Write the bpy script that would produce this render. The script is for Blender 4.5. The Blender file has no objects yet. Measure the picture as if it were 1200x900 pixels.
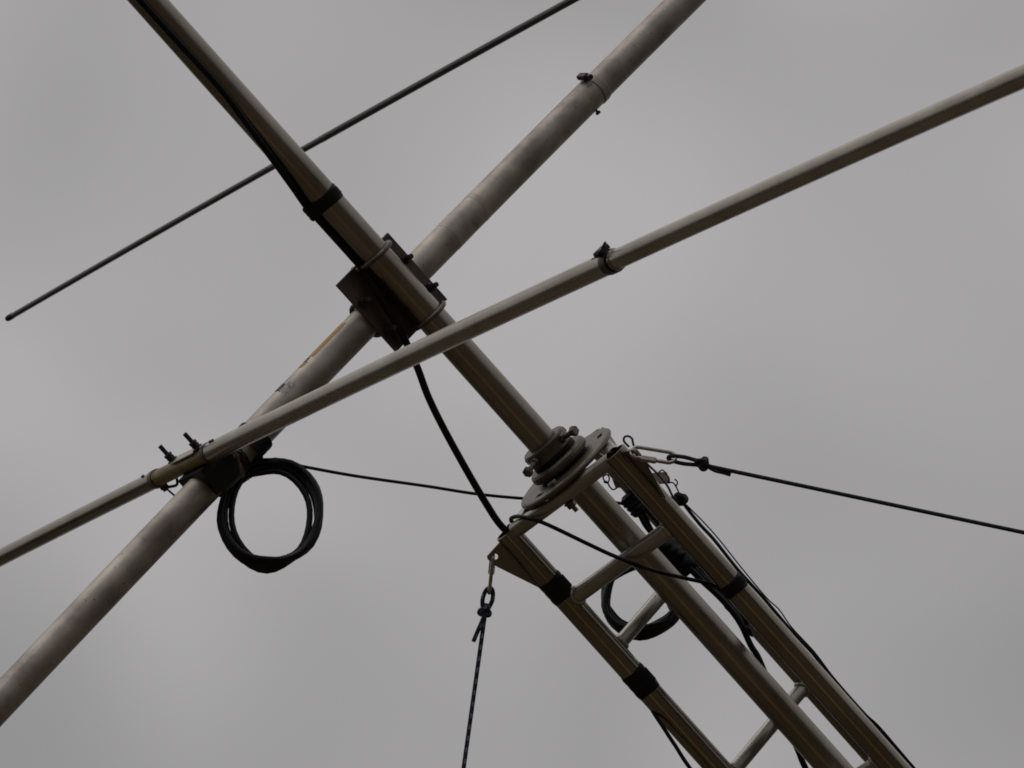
import bpy, bmesh, math, random
from mathutils import Vector, Matrix, Quaternion
random.seed(7)
R = math.radians
scene = bpy.context.scene
COL = scene.collection

# ------------------------------------------------------------------ camera
cam_d = bpy.data.cameras.new('camera')
cam_d.sensor_width = 36.0
cam_d.lens = 221.33
cam_d.clip_start = 0.1
cam_d.clip_end = 9000.0
cam = bpy.data.objects.new('camera', cam_d)
COL.objects.link(cam)
cam.location = (0.0, 0.0, 1.6)                     # eye height, looking up at the leaning tower
cam.rotation_euler = (R(90 + 32), 0, 0)
scene.camera = cam
cam_d.dof.use_dof = True
cam_d.dof.focus_distance = 9.25
cam_d.dof.aperture_fstop = 30.0
scene.cycles.filter_width = 1.75

# ------------------------------------------------------------------ overcast sky
SUN_EL, SUN_ROT = R(56), R(-112)
world = bpy.data.worlds.new('World')
scene.world = world
world.use_nodes = True
nt = world.node_tree
nt.nodes.clear()
def N(tree, typ, **kw):
    n = tree.nodes.new(typ)
    for k, v in kw.items():
        setattr(n, k, v)
    return n
out = N(nt, 'ShaderNodeOutputWorld')
bg = N(nt, 'ShaderNodeBackground')
bg.inputs['Strength'].default_value = 0.1
sky = N(nt, 'ShaderNodeTexSky', sky_type='NISHITA', sun_disc=False, sun_elevation=SUN_EL, sun_rotation=SUN_ROT)
tc = N(nt, 'ShaderNodeTexCoord')
sep = N(nt, 'ShaderNodeSeparateXYZ')
nt.links.new(tc.outputs['Generated'], sep.inputs[0])
# overcast dome: three times as bright overhead as at the horizon
grad = N(nt, 'ShaderNodeMapRange', clamp=True)
grad.inputs['From Min'].default_value = 0.0
grad.inputs['From Max'].default_value = 1.0
grad.inputs['To Min'].default_value = 1.75
grad.inputs['To Max'].default_value = 5.25
nt.links.new(sep.outputs['Z'], grad.inputs['Value'])
mp = N(nt, 'ShaderNodeMapping')
mp.inputs['Location'].default_value = (-0.70162, 4.7749, -0.058807)
nt.links.new(tc.outputs['Generated'], mp.inputs[0])
n1 = N(nt, 'ShaderNodeTexNoise')
n1.inputs['Scale'].default_value = 14.017
n1.inputs['Detail'].default_value = 1.0
n1.inputs['Roughness'].default_value = 0.45
n1.inputs['Distortion'].default_value = 0.25
nt.links.new(mp.outputs[0], n1.inputs['Vector'])
cl = N(nt, 'ShaderNodeMapRange', clamp=True)
cl.inputs['From Min'].default_value = 0.3
cl.inputs['From Max'].default_value = 0.7
cl.inputs['To Min'].default_value = 0.82
cl.inputs['To Max'].default_value = 1.18
nt.links.new(n1.outputs['Fac'], cl.inputs['Value'])
mul = N(nt, 'ShaderNodeMath', operation='MULTIPLY')
nt.links.new(grad.outputs[0], mul.inputs[0])
nt.links.new(cl.outputs[0], mul.inputs[1])
grey = N(nt, 'ShaderNodeVectorMath', operation='SCALE')
grey.inputs[0].default_value = (1.0, 0.974, 0.979)
nt.links.new(mul.outputs[0], grey.inputs['Scale'])
mix = N(nt, 'ShaderNodeMixRGB')
mix.inputs['Fac'].default_value = 0.98
nt.links.new(sky.outputs[0], mix.inputs[1])
nt.links.new(grey.outputs[0], mix.inputs[2])
nt.links.new(mix.outputs[0], bg.inputs['Color'])
nt.links.new(bg.outputs[0], out.inputs['Surface'])

sun_d = bpy.data.lights.new('sun', 'SUN')
sun_d.energy = 0.5
sun_d.angle = R(60)
sun_d.color = (1.0, 0.96, 0.9)
sun = bpy.data.objects.new('sun', sun_d)
COL.objects.link(sun)
# same direction as the sky's sun (rotation measured clockwise from +Y)
sdir = Vector((math.sin(SUN_ROT) * math.cos(SUN_EL), math.cos(SUN_ROT) * math.cos(SUN_EL), math.sin(SUN_EL)))
sun.rotation_euler = (-sdir).to_track_quat('-Z', 'Y').to_euler()

scene.view_settings.view_transform = 'Standard'
scene.view_settings.look = 'None'
scene.view_settings.gamma = 1.0
scene.view_settings.use_curve_mapping = False
scene.view_settings.exposure = 0.0

# ------------------------------------------------------------------ materials
def principled(name):
    m = bpy.data.materials.new(name)
    m.use_nodes = True
    t = m.node_tree
    return m, t, t.nodes['Principled BSDF']

def metal(name, base, dirt, metallic, rough, scale=9.0, spots=0.5, bump=0.05, streak=True, aniso=0.0):
    """weathered metal: two tones in cloudy patches, dark specks, long scratches in the roughness"""
    m, t, p = principled(name)
    c = N(t, 'ShaderNodeTexCoord')
    nz = N(t, 'ShaderNodeTexNoise')
    nz.inputs['Scale'].default_value = scale
    nz.inputs['Detail'].default_value = 6.0
    nz.inputs['Roughness'].default_value = 0.62
    t.links.new(c.outputs['Object'], nz.inputs['Vector'])
    rp = N(t, 'ShaderNodeValToRGB')
    rp.color_ramp.elements[0].position = 0.34
    rp.color_ramp.elements[0].color = (*dirt, 1)
    rp.color_ramp.elements[1].position = 0.66
    rp.color_ramp.elements[1].color = (*base, 1)
    t.links.new(nz.outputs['Fac'], rp.inputs[0])
    sp = N(t, 'ShaderNodeTexNoise')
    sp.inputs['Scale'].default_value = 190.0
    sp.inputs['Detail'].default_value = 2.0
    t.links.new(c.outputs['Object'], sp.inputs['Vector'])
    sr = N(t, 'ShaderNodeMapRange')
    sr.inputs['From Min'].default_value = 0.68
    sr.inputs['From Max'].default_value = 0.76
    sr.inputs['To Min'].default_value = 0.0
    sr.inputs['To Max'].default_value = spots
    t.links.new(sp.outputs['Fac'], sr.inputs['Value'])
    mx = N(t, 'ShaderNodeMixRGB')
    mx.inputs[2].default_value = (0.03, 0.026, 0.024, 1)
    t.links.new(sr.outputs[0], mx.inputs['Fac'])
    t.links.new(rp.outputs[0], mx.inputs[1])
    t.links.new(mx.outputs[0], p.inputs['Base Color'])
    p.inputs['Metallic'].default_value = metallic
    uv = N(t, 'ShaderNodeUVMap')
    ms = N(t, 'ShaderNodeMapping')
    ms.inputs['Scale'].default_value = (10.0, 2.0, 1.0)
    t.links.new(uv.outputs[0], ms.inputs[0])
    st = N(t, 'ShaderNodeTexNoise')
    st.inputs['Scale'].default_value = 4.0
    st.inputs['Detail'].default_value = 2.0
    t.links.new(ms.outputs[0], st.inputs['Vector'])
    rr = N(t, 'ShaderNodeMapRange')
    rr.inputs['From Min'].default_value = 0.3
    rr.inputs['From Max'].default_value = 0.7
    rr.inputs['To Min'].default_value = max(0.02, rough - 0.03)
    rr.inputs['To Max'].default_value = rough + 0.05
    t.links.new(st.outputs['Fac'], rr.inputs['Value'])
    t.links.new(rr.outputs[0], p.inputs['Roughness'])
    bp = N(t, 'ShaderNodeBump')
    bp.inputs['Strength'].default_value = bump
    bp.inputs['Distance'].default_value = 0.002
    t.links.new(nz.outputs['Fac'], bp.inputs['Height'])
    t.links.new(bp.outputs[0], p.inputs['Normal'])
    return m

def plain(name, col, rough, metallic=0.0, spec=0.5, var=0.25, scale=40.0):
    m, t, p = principled(name)
    c = N(t, 'ShaderNodeTexCoord')
    nz = N(t, 'ShaderNodeTexNoise')
    nz.inputs['Scale'].default_value = scale
    nz.inputs['Detail'].default_value = 4.0
    t.links.new(c.outputs['Object'], nz.inputs['Vector'])
    rp = N(t, 'ShaderNodeValToRGB')
    rp.color_ramp.elements[0].position = 0.3
    rp.color_ramp.elements[0].color = (*[v * (1 - var) for v in col], 1)
    rp.color_ramp.elements[1].position = 0.7
    rp.color_ramp.elements[1].color = (*[v * (1 + var) for v in col], 1)
    t.links.new(nz.outputs['Fac'], rp.inputs[0])
    t.links.new(rp.outputs[0], p.inputs['Base Color'])
    p.inputs['Roughness'].default_value = rough
    p.inputs['Metallic'].default_value = metallic
    p.inputs['Specular IOR Level'].default_value = spec
    return m

def braided(name, col, fleck):
    """braided cord: a fine criss-cross weave with pale flecks along it (uses the tube's own length)"""
    m, t, p = principled(name)
    uv = N(t, 'ShaderNodeUVMap')
    sp = N(t, 'ShaderNodeSeparateXYZ')
    t.links.new(uv.outputs[0], sp.inputs[0])
    def math_(op, a, b):
        n = N(t, 'ShaderNodeMath', operation=op)
        for i, v in enumerate((a, b)):
            if isinstance(v, (int, float)):
                n.inputs[i].default_value = v
            else:
                t.links.new(v, n.inputs[i])
        return n.outputs[0]
    # flecks: where the helix phase is small and the position along the rope is in the first third of 17 mm
    along = math_('FRACT', math_('MULTIPLY', sp.outputs['Y'], 58.0), 0)
    turn = math_('FRACT', math_('MULTIPLY', sp.outputs['X'], 3.0), 0)
    a = math_('LESS_THAN', along, 0.42)
    b = math_('LESS_THAN', turn, 0.45)
    f = math_('MULTIPLY', a, b)
    w1 = math_('SINE', math_('ADD', math_('MULTIPLY', sp.outputs['Y'], 2600.0), math_('MULTIPLY', sp.outputs['X'], 50.3)), 0)
    w2 = math_('SINE', math_('SUBTRACT', math_('MULTIPLY', sp.outputs['Y'], 2600.0), math_('MULTIPLY', sp.outputs['X'], 50.3)), 0)
    w = math_('MULTIPLY', w1, w2)
    mx = N(t, 'ShaderNodeMixRGB')
    mx.inputs[1].default_value = (*col, 1)
    mx.inputs[2].default_value = (*fleck, 1)
    t.links.new(f, mx.inputs['Fac'])
    t.links.new(mx.outputs[0], p.inputs['Base Color'])
    bp = N(t, 'ShaderNodeBump')
    bp.inputs['Strength'].default_value = 0.4
    bp.inputs['Distance'].default_value = 0.0006
    t.links.new(w, bp.inputs['Height'])
    t.links.new(bp.outputs[0], p.inputs['Normal'])
    p.inputs['Roughness'].default_value = 0.75
    return m

M_MAST = metal('mast_aluminium', (0.31, 0.28, 0.245), (0.235, 0.205, 0.165), 0.96, 0.29, 8.0, 0.35, bump=0.006)
M_LEG = metal('tower_aluminium', (0.31, 0.275, 0.23), (0.22, 0.19, 0.15), 0.96, 0.20, 10.0, 0.35, bump=0.006)
M_RUNG = metal('rung_aluminium', (0.42, 0.395, 0.355), (0.32, 0.30, 0.26), 0.75, 0.3, 14.0, bump=0.015)
M_BOOM = metal('weathered_boom_aluminium', (0.48, 0.435, 0.385), (0.23, 0.203, 0.18), 0.64, 0.43, 15.0, 0.85, 0.06)
M_WRAP = metal('old_clear_wrap', (0.48, 0.44, 0.39), (0.34, 0.30, 0.26), 0.3, 0.35, 30.0, 0.6, 0.05)
M_ELEM = metal('element_aluminium', (0.43, 0.375, 0.305), (0.33, 0.28, 0.22), 1.0, 0.21, 10.0, 0.3, bump=0.008)
M_ELEM2 = metal('element_centre_aluminium', (0.52, 0.475, 0.40), (0.39, 0.345, 0.285), 0.85, 0.26, 10.0, 0.3, bump=0.008)
M_ROD = metal('thin_rod_aluminium', (0.12, 0.105, 0.11), (0.07, 0.06, 0.065), 0.85, 0.35, 10.0)
M_PLATE = metal('bracket_plate_steel', (0.16, 0.125, 0.11), (0.075, 0.055, 0.047), 0.6, 0.42, 26.0)
M_BEAR = metal('cast_bearing_metal', (0.17, 0.147, 0.122), (0.085, 0.07, 0.057), 0.6, 0.42, 25.0)
M_DISC = metal('top_plate_aluminium', (0.20, 0.172, 0.14), (0.12, 0.102, 0.083), 0.75, 0.4, 22.0)
M_BOLT = metal('bolt_steel', (0.22, 0.20, 0.19), (0.10, 0.08, 0.07), 0.8, 0.4, 60.0)
M_DARKBOLT = metal('dark_thread_steel', (0.05, 0.035, 0.05), (0.03, 0.02, 0.03), 0.4, 0.45, 60.0)
M_LINK = metal('stainless_link', (0.50, 0.46, 0.42), (0.38, 0.34, 0.30), 0.95, 0.25, 50.0)
M_TAPE = plain('black_tape', (0.006, 0.005, 0.007), 0.5, spec=0.22)
M_COAX = plain('black_cable_jacket', (0.005, 0.005, 0.008), 0.45, spec=0.25)
M_RUBBER = plain('black_rubber', (0.006, 0.0055, 0.006), 0.6, spec=0.2)
M_SADDLE = plain('olive_black_rubber', (0.010, 0.009, 0.0065), 0.5, spec=0.25)
M_CLAMP = metal('tarnished_clamp_steel', (0.085, 0.082, 0.06), (0.035, 0.033, 0.026), 0.6, 0.4, 60.0)
M_INSUL = plain('fibreglass_insulator', (0.21, 0.155, 0.05), 0.4, spec=0.4, scale=60)
M_STICK = plain('orange_sticker', (0.50, 0.27, 0.07), 0.6, scale=120, var=0.12)
M_STAIN = plain('sticker_residue', (0.42, 0.43, 0.43), 0.7, scale=200, var=0.4)
M_MARK = plain('dark_ink_mark', (0.05, 0.045, 0.07), 0.7, scale=200, var=0.5)
M_ROPE = braided('navy_braided_rope', (0.015, 0.017, 0.045), (0.20, 0.27, 0.40))
M_ROPE2 = braided('dark_braided_rope', (0.010, 0.009, 0.016), (0.03, 0.03, 0.045))
M_PURPLE = plain('purple_cord', (0.09, 0.03, 0.13), 0.7)
M_WIRE = plain('dark_wire', (0.03, 0.025, 0.025), 0.45, metallic=0.6)
M_BROWNWIRE = plain('brown_wire', (0.10, 0.06, 0.05), 0.5)
M_TAB = metal('pale_tab_metal', (0.50, 0.45, 0.40), (0.38, 0.33, 0.28), 0.3, 0.5, 40.0)

# ------------------------------------------------------------------ tower frame -> world (millimetres -> metres)
# X runs along the antenna boom, Y along its elements (away from the camera), Z up the mast; the tower
# leans well over, as it does while it is being tilted up.
T = Matrix(((0.617033, -0.433901, -0.656506, -0.1543),
            (0.032829, 0.847721, -0.529426, 7.7479),
            (0.786252, 0.305121, 0.537316, 6.6038),
            (0, 0, 0, 1)))
UP = Vector((0.786252, 0.305121, 0.537316))        # world up seen in the tower frame
V3 = lambda *a: Vector(a)

def thing(name, label, cat, base=(0, 0, 0), group=None):
    o = bpy.data.objects.new(name, None)
    o.empty_display_size = 0.05
    COL.objects.link(o)
    o.matrix_world = T @ Matrix.Translation(Vector(base) * 0.001)
    o['label'] = label
    o['category'] = cat
    if group:
        o['group'] = group
    o_base[o.name] = Vector(base)
    return o
o_base = {}

class MB:
    """collects shapes given in tower-frame millimetres; build() links them as one mesh object"""
    def __init__(self):
        self.v, self.f, self.uv, self.sm = [], [], [], []
    def add(self, verts, faces, uvs=None, smooth=True):
        b = len(self.v)
        self.v += [Vector(x) for x in verts]
        for i, f in enumerate(faces):
            self.f.append([b + k for k in f])
            self.uv.append(uvs[i] if uvs else None)
            self.sm.append(smooth)
        return self
    def tube(self, path, rad, seg=14, closed=False, caps=True, hollow=0.0):
        path = [Vector(p) for p in path]
        n = len(path)
        rads = rad if isinstance(rad, (list, tuple)) else [rad] * n
        tan = []
        for i in range(n):
            if closed:
                d = path[(i + 1) % n] - path[i - 1]
            else:
                d = path[min(i + 1, n - 1)] - path[max(i - 1, 0)]
            tan.append(d.normalized())
        ref = Vector((0, 0, 1)) if abs(tan[0].z) < 0.9 else Vector((1, 0, 0))
        u = (ref - tan[0] * ref.dot(tan[0])).normalized()
        verts, L, l = [], [0.0], 0.0
        us = []
        for i in range(n):
            if i:
                u = (u - tan[i] * u.dot(tan[i])).normalized()
                l += (path[i] - path[i - 1]).length
                L.append(l)
            us.append(u.copy())
        if closed:   # untwist so that the last ring meets the first
            ul = (us[-1] - tan[0] * us[-1].dot(tan[0])).normalized()
            ang = math.atan2(tan[0].dot(ul.cross(us[0])), ul.dot(us[0]))
            for i in range(n):
                us[i] = Quaternion(tan[i], ang * i / n) @ us[i]
        for i in range(n):
            w = tan[i].cross(us[i])
            for k in range(seg):
                a = 2 * math.pi * k / seg
                verts.append(path[i] + (us[i] * math.cos(a) + w * math.sin(a)) * rads[i])
        faces, uvs = [], []
        m = n if closed else n - 1
        for i in range(m):
            j = (i + 1) % n
            lj = L[j] if j > i else L[i] + (path[0] - path[i]).length
            for k in range(seg):
                k2 = (k + 1) % seg
                faces.append((i * seg + k, i * seg + k2, j * seg + k2, j * seg + k))
                a0, a1 = k / seg, (k + 1) / seg
                uvs.append(((a0, L[i] * .001), (a1, L[i] * .001), (a1, lj * .001), (a0, lj * .001)))
        self.add(verts, faces, uvs)
        if not closed and caps:
            for i, s in ((0, -1), (n - 1, 1)):
                ring = verts[i * seg:(i + 1) * seg]
                if hollow:
                    q = (rads[i] - hollow) / rads[i]
                    inner = [path[i] + (v - path[i]) * q for v in ring]
                    deep = [v - tan[i] * s * rads[i] * 3 for v in inner]
                    vs = ring + inner + deep
                    fs = []
                    for k in range(seg):
                        k2 = (k + 1) % seg
                        fs.append((k, k2, seg + k2, seg + k) if s < 0 else (k2, k, seg + k, seg + k2))
                        fs.append((seg + k, seg + k2, 2 * seg + k2, 2 * seg + k) if s < 0 else (seg + k2, seg + k, 2 * seg + k, 2 * seg + k2))
                    fs.append(tuple(range(2 * seg, 3 * seg)))
                    self.add(vs, fs, smooth=False)
                else:
                    q = tuple(range(seg))
                    self.add(ring, [q[::-1] if s < 0 else q], smooth=False)
        return self
    def lathe(self, c, axis, prof, seg=40, ang=0.0):
        """profile of (radius, height) swept round an axis; closed by the profile touching radius 0 or by its own loop"""
        c, axis = Vector(c), Vector(axis).normalized()
        ref = Vector((1, 0, 0)) if abs(axis.x) < 0.9 else Vector((0, 1, 0))
        u = (ref - axis * ref.dot(axis)).normalized()
        w = axis.cross(u)
        for a, b in zip(prof[:-1], prof[1:]):
            vs = []
            for r_, h in (a, b):
                for k in range(seg):
                    t = 2 * math.pi * k / seg + ang
                    vs.append(c + axis * h + (u * math.cos(t) + w * math.sin(t)) * r_)
            fs = [(k, (k + 1) % seg, seg + (k + 1) % seg, seg + k) for k in range(seg)]
            uv = [((k / seg, a[1] * .001), ((k + 1) / seg, a[1] * .001), ((k + 1) / seg, b[1] * .001), (k / seg, b[1] * .001)) for k in range(seg)]
            if a[0] == 0:
                fs = [(k, seg + (k + 1) % seg, seg + k) for k in range(seg)]
                uv = None
            elif b[0] == 0:
                fs = [(k, (k + 1) % seg, seg) for k in range(seg)]
                uv = None
            self.add(vs, fs, uv, smooth=True)
        return self
    def ring(self, c, axis, r0, r1, h, seg=40):
        b = min(0.8, (r1 - r0) * .35, h * .3)
        return self.lathe(c, axis, [(r0, -h / 2), (r1 - b, -h / 2), (r1, -h / 2 + b), (r1, h / 2 - b), (r1 - b, h / 2), (r0, h / 2), (r0, -h / 2)], seg)
    def box(self, c, size, ax=None, bev=0.6):
        """box with chamfered edges; ax = three axis vectors"""
        c = Vector(c)
        X, Y, Z = [Vector(a).normalized() for a in (ax or ((1, 0, 0), (0, 1, 0), (0, 0, 1)))]
        sx, sy, sz = [s / 2 for s in size]
        bm = bmesh.new()
        bmesh.ops.create_cube(bm, size=2)
        for v in bm.verts:
            v.co = Vector((v.co.x * sx, v.co.y * sy, v.co.z * sz))
        if bev:
            bmesh.ops.bevel(bm, geom=bm.edges[:], offset=min(bev, sx * .6, sy * .6, sz * .6), segments=1, affect='EDGES')
        vs = [c + X * v.co.x + Y * v.co.y + Z * v.co.z for v in bm.verts]
        bm.verts.index_update()
        self.add(vs, [[v.index for v in f.verts] for f in bm.faces], smooth=False)
        bm.free()
        return self
    def hexa(self, c, axis, af, h, ang=0.0):
        """hexagonal nut or bolt head, af across the flats, with chamfered corners"""
        r_ = af / math.sqrt(3)
        n0 = len(self.sm)
        self.lathe(c, axis, [(0, 0), (r_ * .86, 0), (r_, h * .14), (r_, h * .86), (r_ * .86, h), (0, h)], 6, ang)
        for i in range(n0, len(self.sm)):
            self.sm[i] = False
        return self
    def prism(self, outline, off, th):
        """flat outline (list of points) extruded by +-th/2 along off"""
        off = Vector(off).normalized() * th / 2
        n = len(outline)
        vs = [Vector(p) - off for p in outline] + [Vector(p) + off for p in outline]
        fs = [tuple(range(n))[::-1], tuple(range(n, 2 * n))]
        fs += [(k, (k + 1) % n, n + (k + 1) % n, n + k) for k in range(n)]
        return self.add(vs, fs, smooth=False)
    def build(self, name, mat, parent, label=None, kind=None):
        base = root_base(parent)
        me = bpy.data.meshes.new(name)
        me.from_pydata([(v - base) * 0.001 for v in self.v], [], self.f)
        uvl = me.uv_layers.new(name='UVMap')
        i = 0
        for poly, uv in zip(me.polygons, self.uv):
            for k in range(poly.loop_total):
                if uv:
                    uvl.data[i].uv = uv[k]
                else:
                    co = self.v[self.f[poly.index][k]]
                    uvl.data[i].uv = (co.x * .01, co.z * .001)
                i += 1
        me.polygons.foreach_set('use_smooth', self.sm)
        me.validate()
        bm = bmesh.new(); bm.from_mesh(me)
        bmesh.ops.recalc_face_normals(bm, faces=bm.faces[:])
        bm.to_mesh(me); bm.free()
        me.materials.append(mat)
        o = bpy.data.objects.new(name, me)
        COL.objects.link(o)
        o.parent = parent
        if label:
            o['label'] = label
        if kind:
            o['kind'] = kind
        return o

def root_base(o):
    while o.parent:
        o = o.parent
    return o_base[o.name]

def spline(pts, n=8, closed=False):
    """Catmull-Rom through the points"""
    pts = [Vector(p) for p in pts]
    m = len(pts)
    res = []
    for i in range(m if closed else m - 1):
        if closed:
            a, b, c, d = pts[i - 1], pts[i], pts[(i + 1) % m], pts[(i + 2) % m]
        else:
            a, b, c, d = pts[max(i - 1, 0)], pts[i], pts[i + 1], pts[min(i + 2, m - 1)]
        for k in range(n):
            t = k / n
            res.append(0.5 * ((2 * b) + (c - a) * t + (2 * a - 5 * b + 4 * c - d) * t * t + (3 * b - a - 3 * c + d) * t ** 3))
    if not closed:
        res.append(pts[-1])
    return res

def line(a, b, n):
    a, b = Vector(a), Vector(b)
    return [a.lerp(b, i / n) for i in range(n + 1)]

def ubolt(plane_c, run, leg, span_r, leg_len, rod=4.0):
    """U-bolt: half circle of radius span_r round plane_c in the plane (run, leg), legs along +leg"""
    c, r_, l_ = Vector(plane_c), Vector(run).normalized(), Vector(leg).normalized()
    p = [c + r_ * span_r + l_ * leg_len, c + r_ * span_r + l_ * leg_len * .5]
    for k in range(17):
        a = math.pi * k / 16
        p.append(c + r_ * span_r * math.cos(a) - l_ * span_r * math.sin(a))
    p += [c - r_ * span_r + l_ * leg_len * .5, c - r_ * span_r + l_ * leg_len]
    return MB().tube(p, rod, 10)

def hose_clamp(parent, c, axis, rad, width, screw_dir, mat_band, mat_screw, thread=None):
    """worm-drive clamp: band > screw housing with its hex screw"""
    c, axis, sd = Vector(c), Vector(axis).normalized(), Vector(screw_dir)
    sd = (sd - axis * sd.dot(axis)).normalized()
    tang = axis.cross(sd)
    b = MB().ring(c, axis, rad, rad + 1.4, width).build('hose_clamp', mat_band, parent)
    m = MB().box(c + sd * (rad + 4.5), (width * 1.05, 16, 7.5), (axis, tang, sd), 1.2)
    m.hexa(c + sd * (rad + 5) + tang * 8, tang, 7.5, 5)
    if thread:
        m.tube([c + sd * (rad + 6), c + sd * (rad + 6) + Vector(thread)], 1.8, 8)
    m.build('clamp_screw', mat_screw, b)
    return b

# ------------------------------------------------------------------ ground
def ground():
    m, t, p = principled('dry_grass_field')
    c = N(t, 'ShaderNodeTexCoord')
    a = N(t, 'ShaderNodeTexNoise'); a.inputs['Scale'].default_value = 0.35; a.inputs['Detail'].default_value = 8
    b = N(t, 'ShaderNodeTexNoise'); b.inputs['Scale'].default_value = 30.0; b.inputs['Detail'].default_value = 6
    for n in (a, b):
        t.links.new(c.outputs['Object'], n.inputs['Vector'])
    r1 = N(t, 'ShaderNodeValToRGB')
    r1.color_ramp.elements[0].position = .35; r1.color_ramp.elements[0].color = (.066, .049, .029, 1)
    r1.color_ramp.elements[1].position = .65; r1.color_ramp.elements[1].color = (.150, .112, .066, 1)
    t.links.new(a.outputs['Fac'], r1.inputs[0])
    r2 = N(t, 'ShaderNodeValToRGB')
    r2.color_ramp.elements[0].color = (.55, .55, .55, 1); r2.color_ramp.elements[1].color = (1.2, 1.2, 1.2, 1)
    t.links.new(b.outputs['Fac'], r2.inputs[0])
    mu = N(t, 'ShaderNodeMixRGB', blend_type='MULTIPLY'); mu.inputs['Fac'].default_value = 1
    t.links.new(r1.outputs[0], mu.inputs[1]); t.links.new(r2.outputs[0], mu.inputs[2])
    t.links.new(mu.outputs[0], p.inputs['Base Color'])
    p.inputs['Roughness'].default_value = .95
    bp = N(t, 'ShaderNodeBump'); bp.inputs['Strength'].default_value = .6; bp.inputs['Distance'].default_value = .05
    t.links.new(b.outputs['Fac'], bp.inputs['Height']); t.links.new(bp.outputs[0], p.inputs['Normal'])
    # graded grid, gently uneven near the camera, out to the horizon
    def axis_vals():
        vals, x, s = [0.0], 0.0, 2.0
        while x < 4000:
            x += s; s *= 1.22; vals.append(x)
        return [-v for v in vals[:0:-1]] + vals
    ax = axis_vals()
    vs = []
    for y in ax:
        for x in ax:
            vs.append((x, y, 0.0))
    n = len(ax)
    fs = [(j * n + i, j * n + i + 1, (j + 1) * n + i + 1, (j + 1) * n + i) for j in range(n - 1) for i in range(n - 1)]
    me = bpy.data.meshes.new('ground')
    me.from_pydata(vs, [], fs)
    me.polygons.foreach_set('use_smooth', [True] * len(fs))
    me.materials.append(m)
    o = bpy.data.objects.new('ground', me)
    COL.objects.link(o)
    o['kind'] = 'structure'
ground()

def path():
    m, t, p = principled('dry_trodden_earth')
    c = N(t, 'ShaderNodeTexCoord')
    a = N(t, 'ShaderNodeTexNoise'); a.inputs['Scale'].default_value = 3.0; a.inputs['Detail'].default_value = 8
    t.links.new(c.outputs['Object'], a.inputs['Vector'])
    r1 = N(t, 'ShaderNodeValToRGB')
    r1.color_ramp.elements[0].position = .3; r1.color_ramp.elements[0].color = (.34, .205, .07, 1)
    r1.color_ramp.elements[1].position = .7; r1.color_ramp.elements[1].color = (.50, .32, .12, 1)
    t.links.new(a.outputs['Fac'], r1.inputs[0])
    t.links.new(r1.outputs[0], p.inputs['Base Color'])
    p.inputs['Roughness'].default_value = .95
    d, q = Vector((.7, .72)).normalized(), Vector((.05, 4.2))
    nrm = Vector((-d.y, d.x))
    vs = []
    n = 160
    for i in range(n + 1):
        s_ = -55 + 110 * i / n
        w = .40 + .09 * math.sin(s_ * 1.7) + .06 * math.sin(s_ * 4.1)
        mid = q + d * s_ + nrm * (.15 * math.sin(s_ * .35))
        for k in (-1, 1):
            e = mid + nrm * w * k
            vs.append((e.x, e.y, .004))
    fs = [(2 * i, 2 * i + 1, 2 * i + 3, 2 * i + 2) for i in range(n)]
    me = bpy.data.meshes.new('path'); me.from_pydata(vs, [], fs); me.materials.append(m)
    o = bpy.data.objects.new('path', me); COL.objects.link(o); o['kind'] = 'structure'
path()

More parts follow.
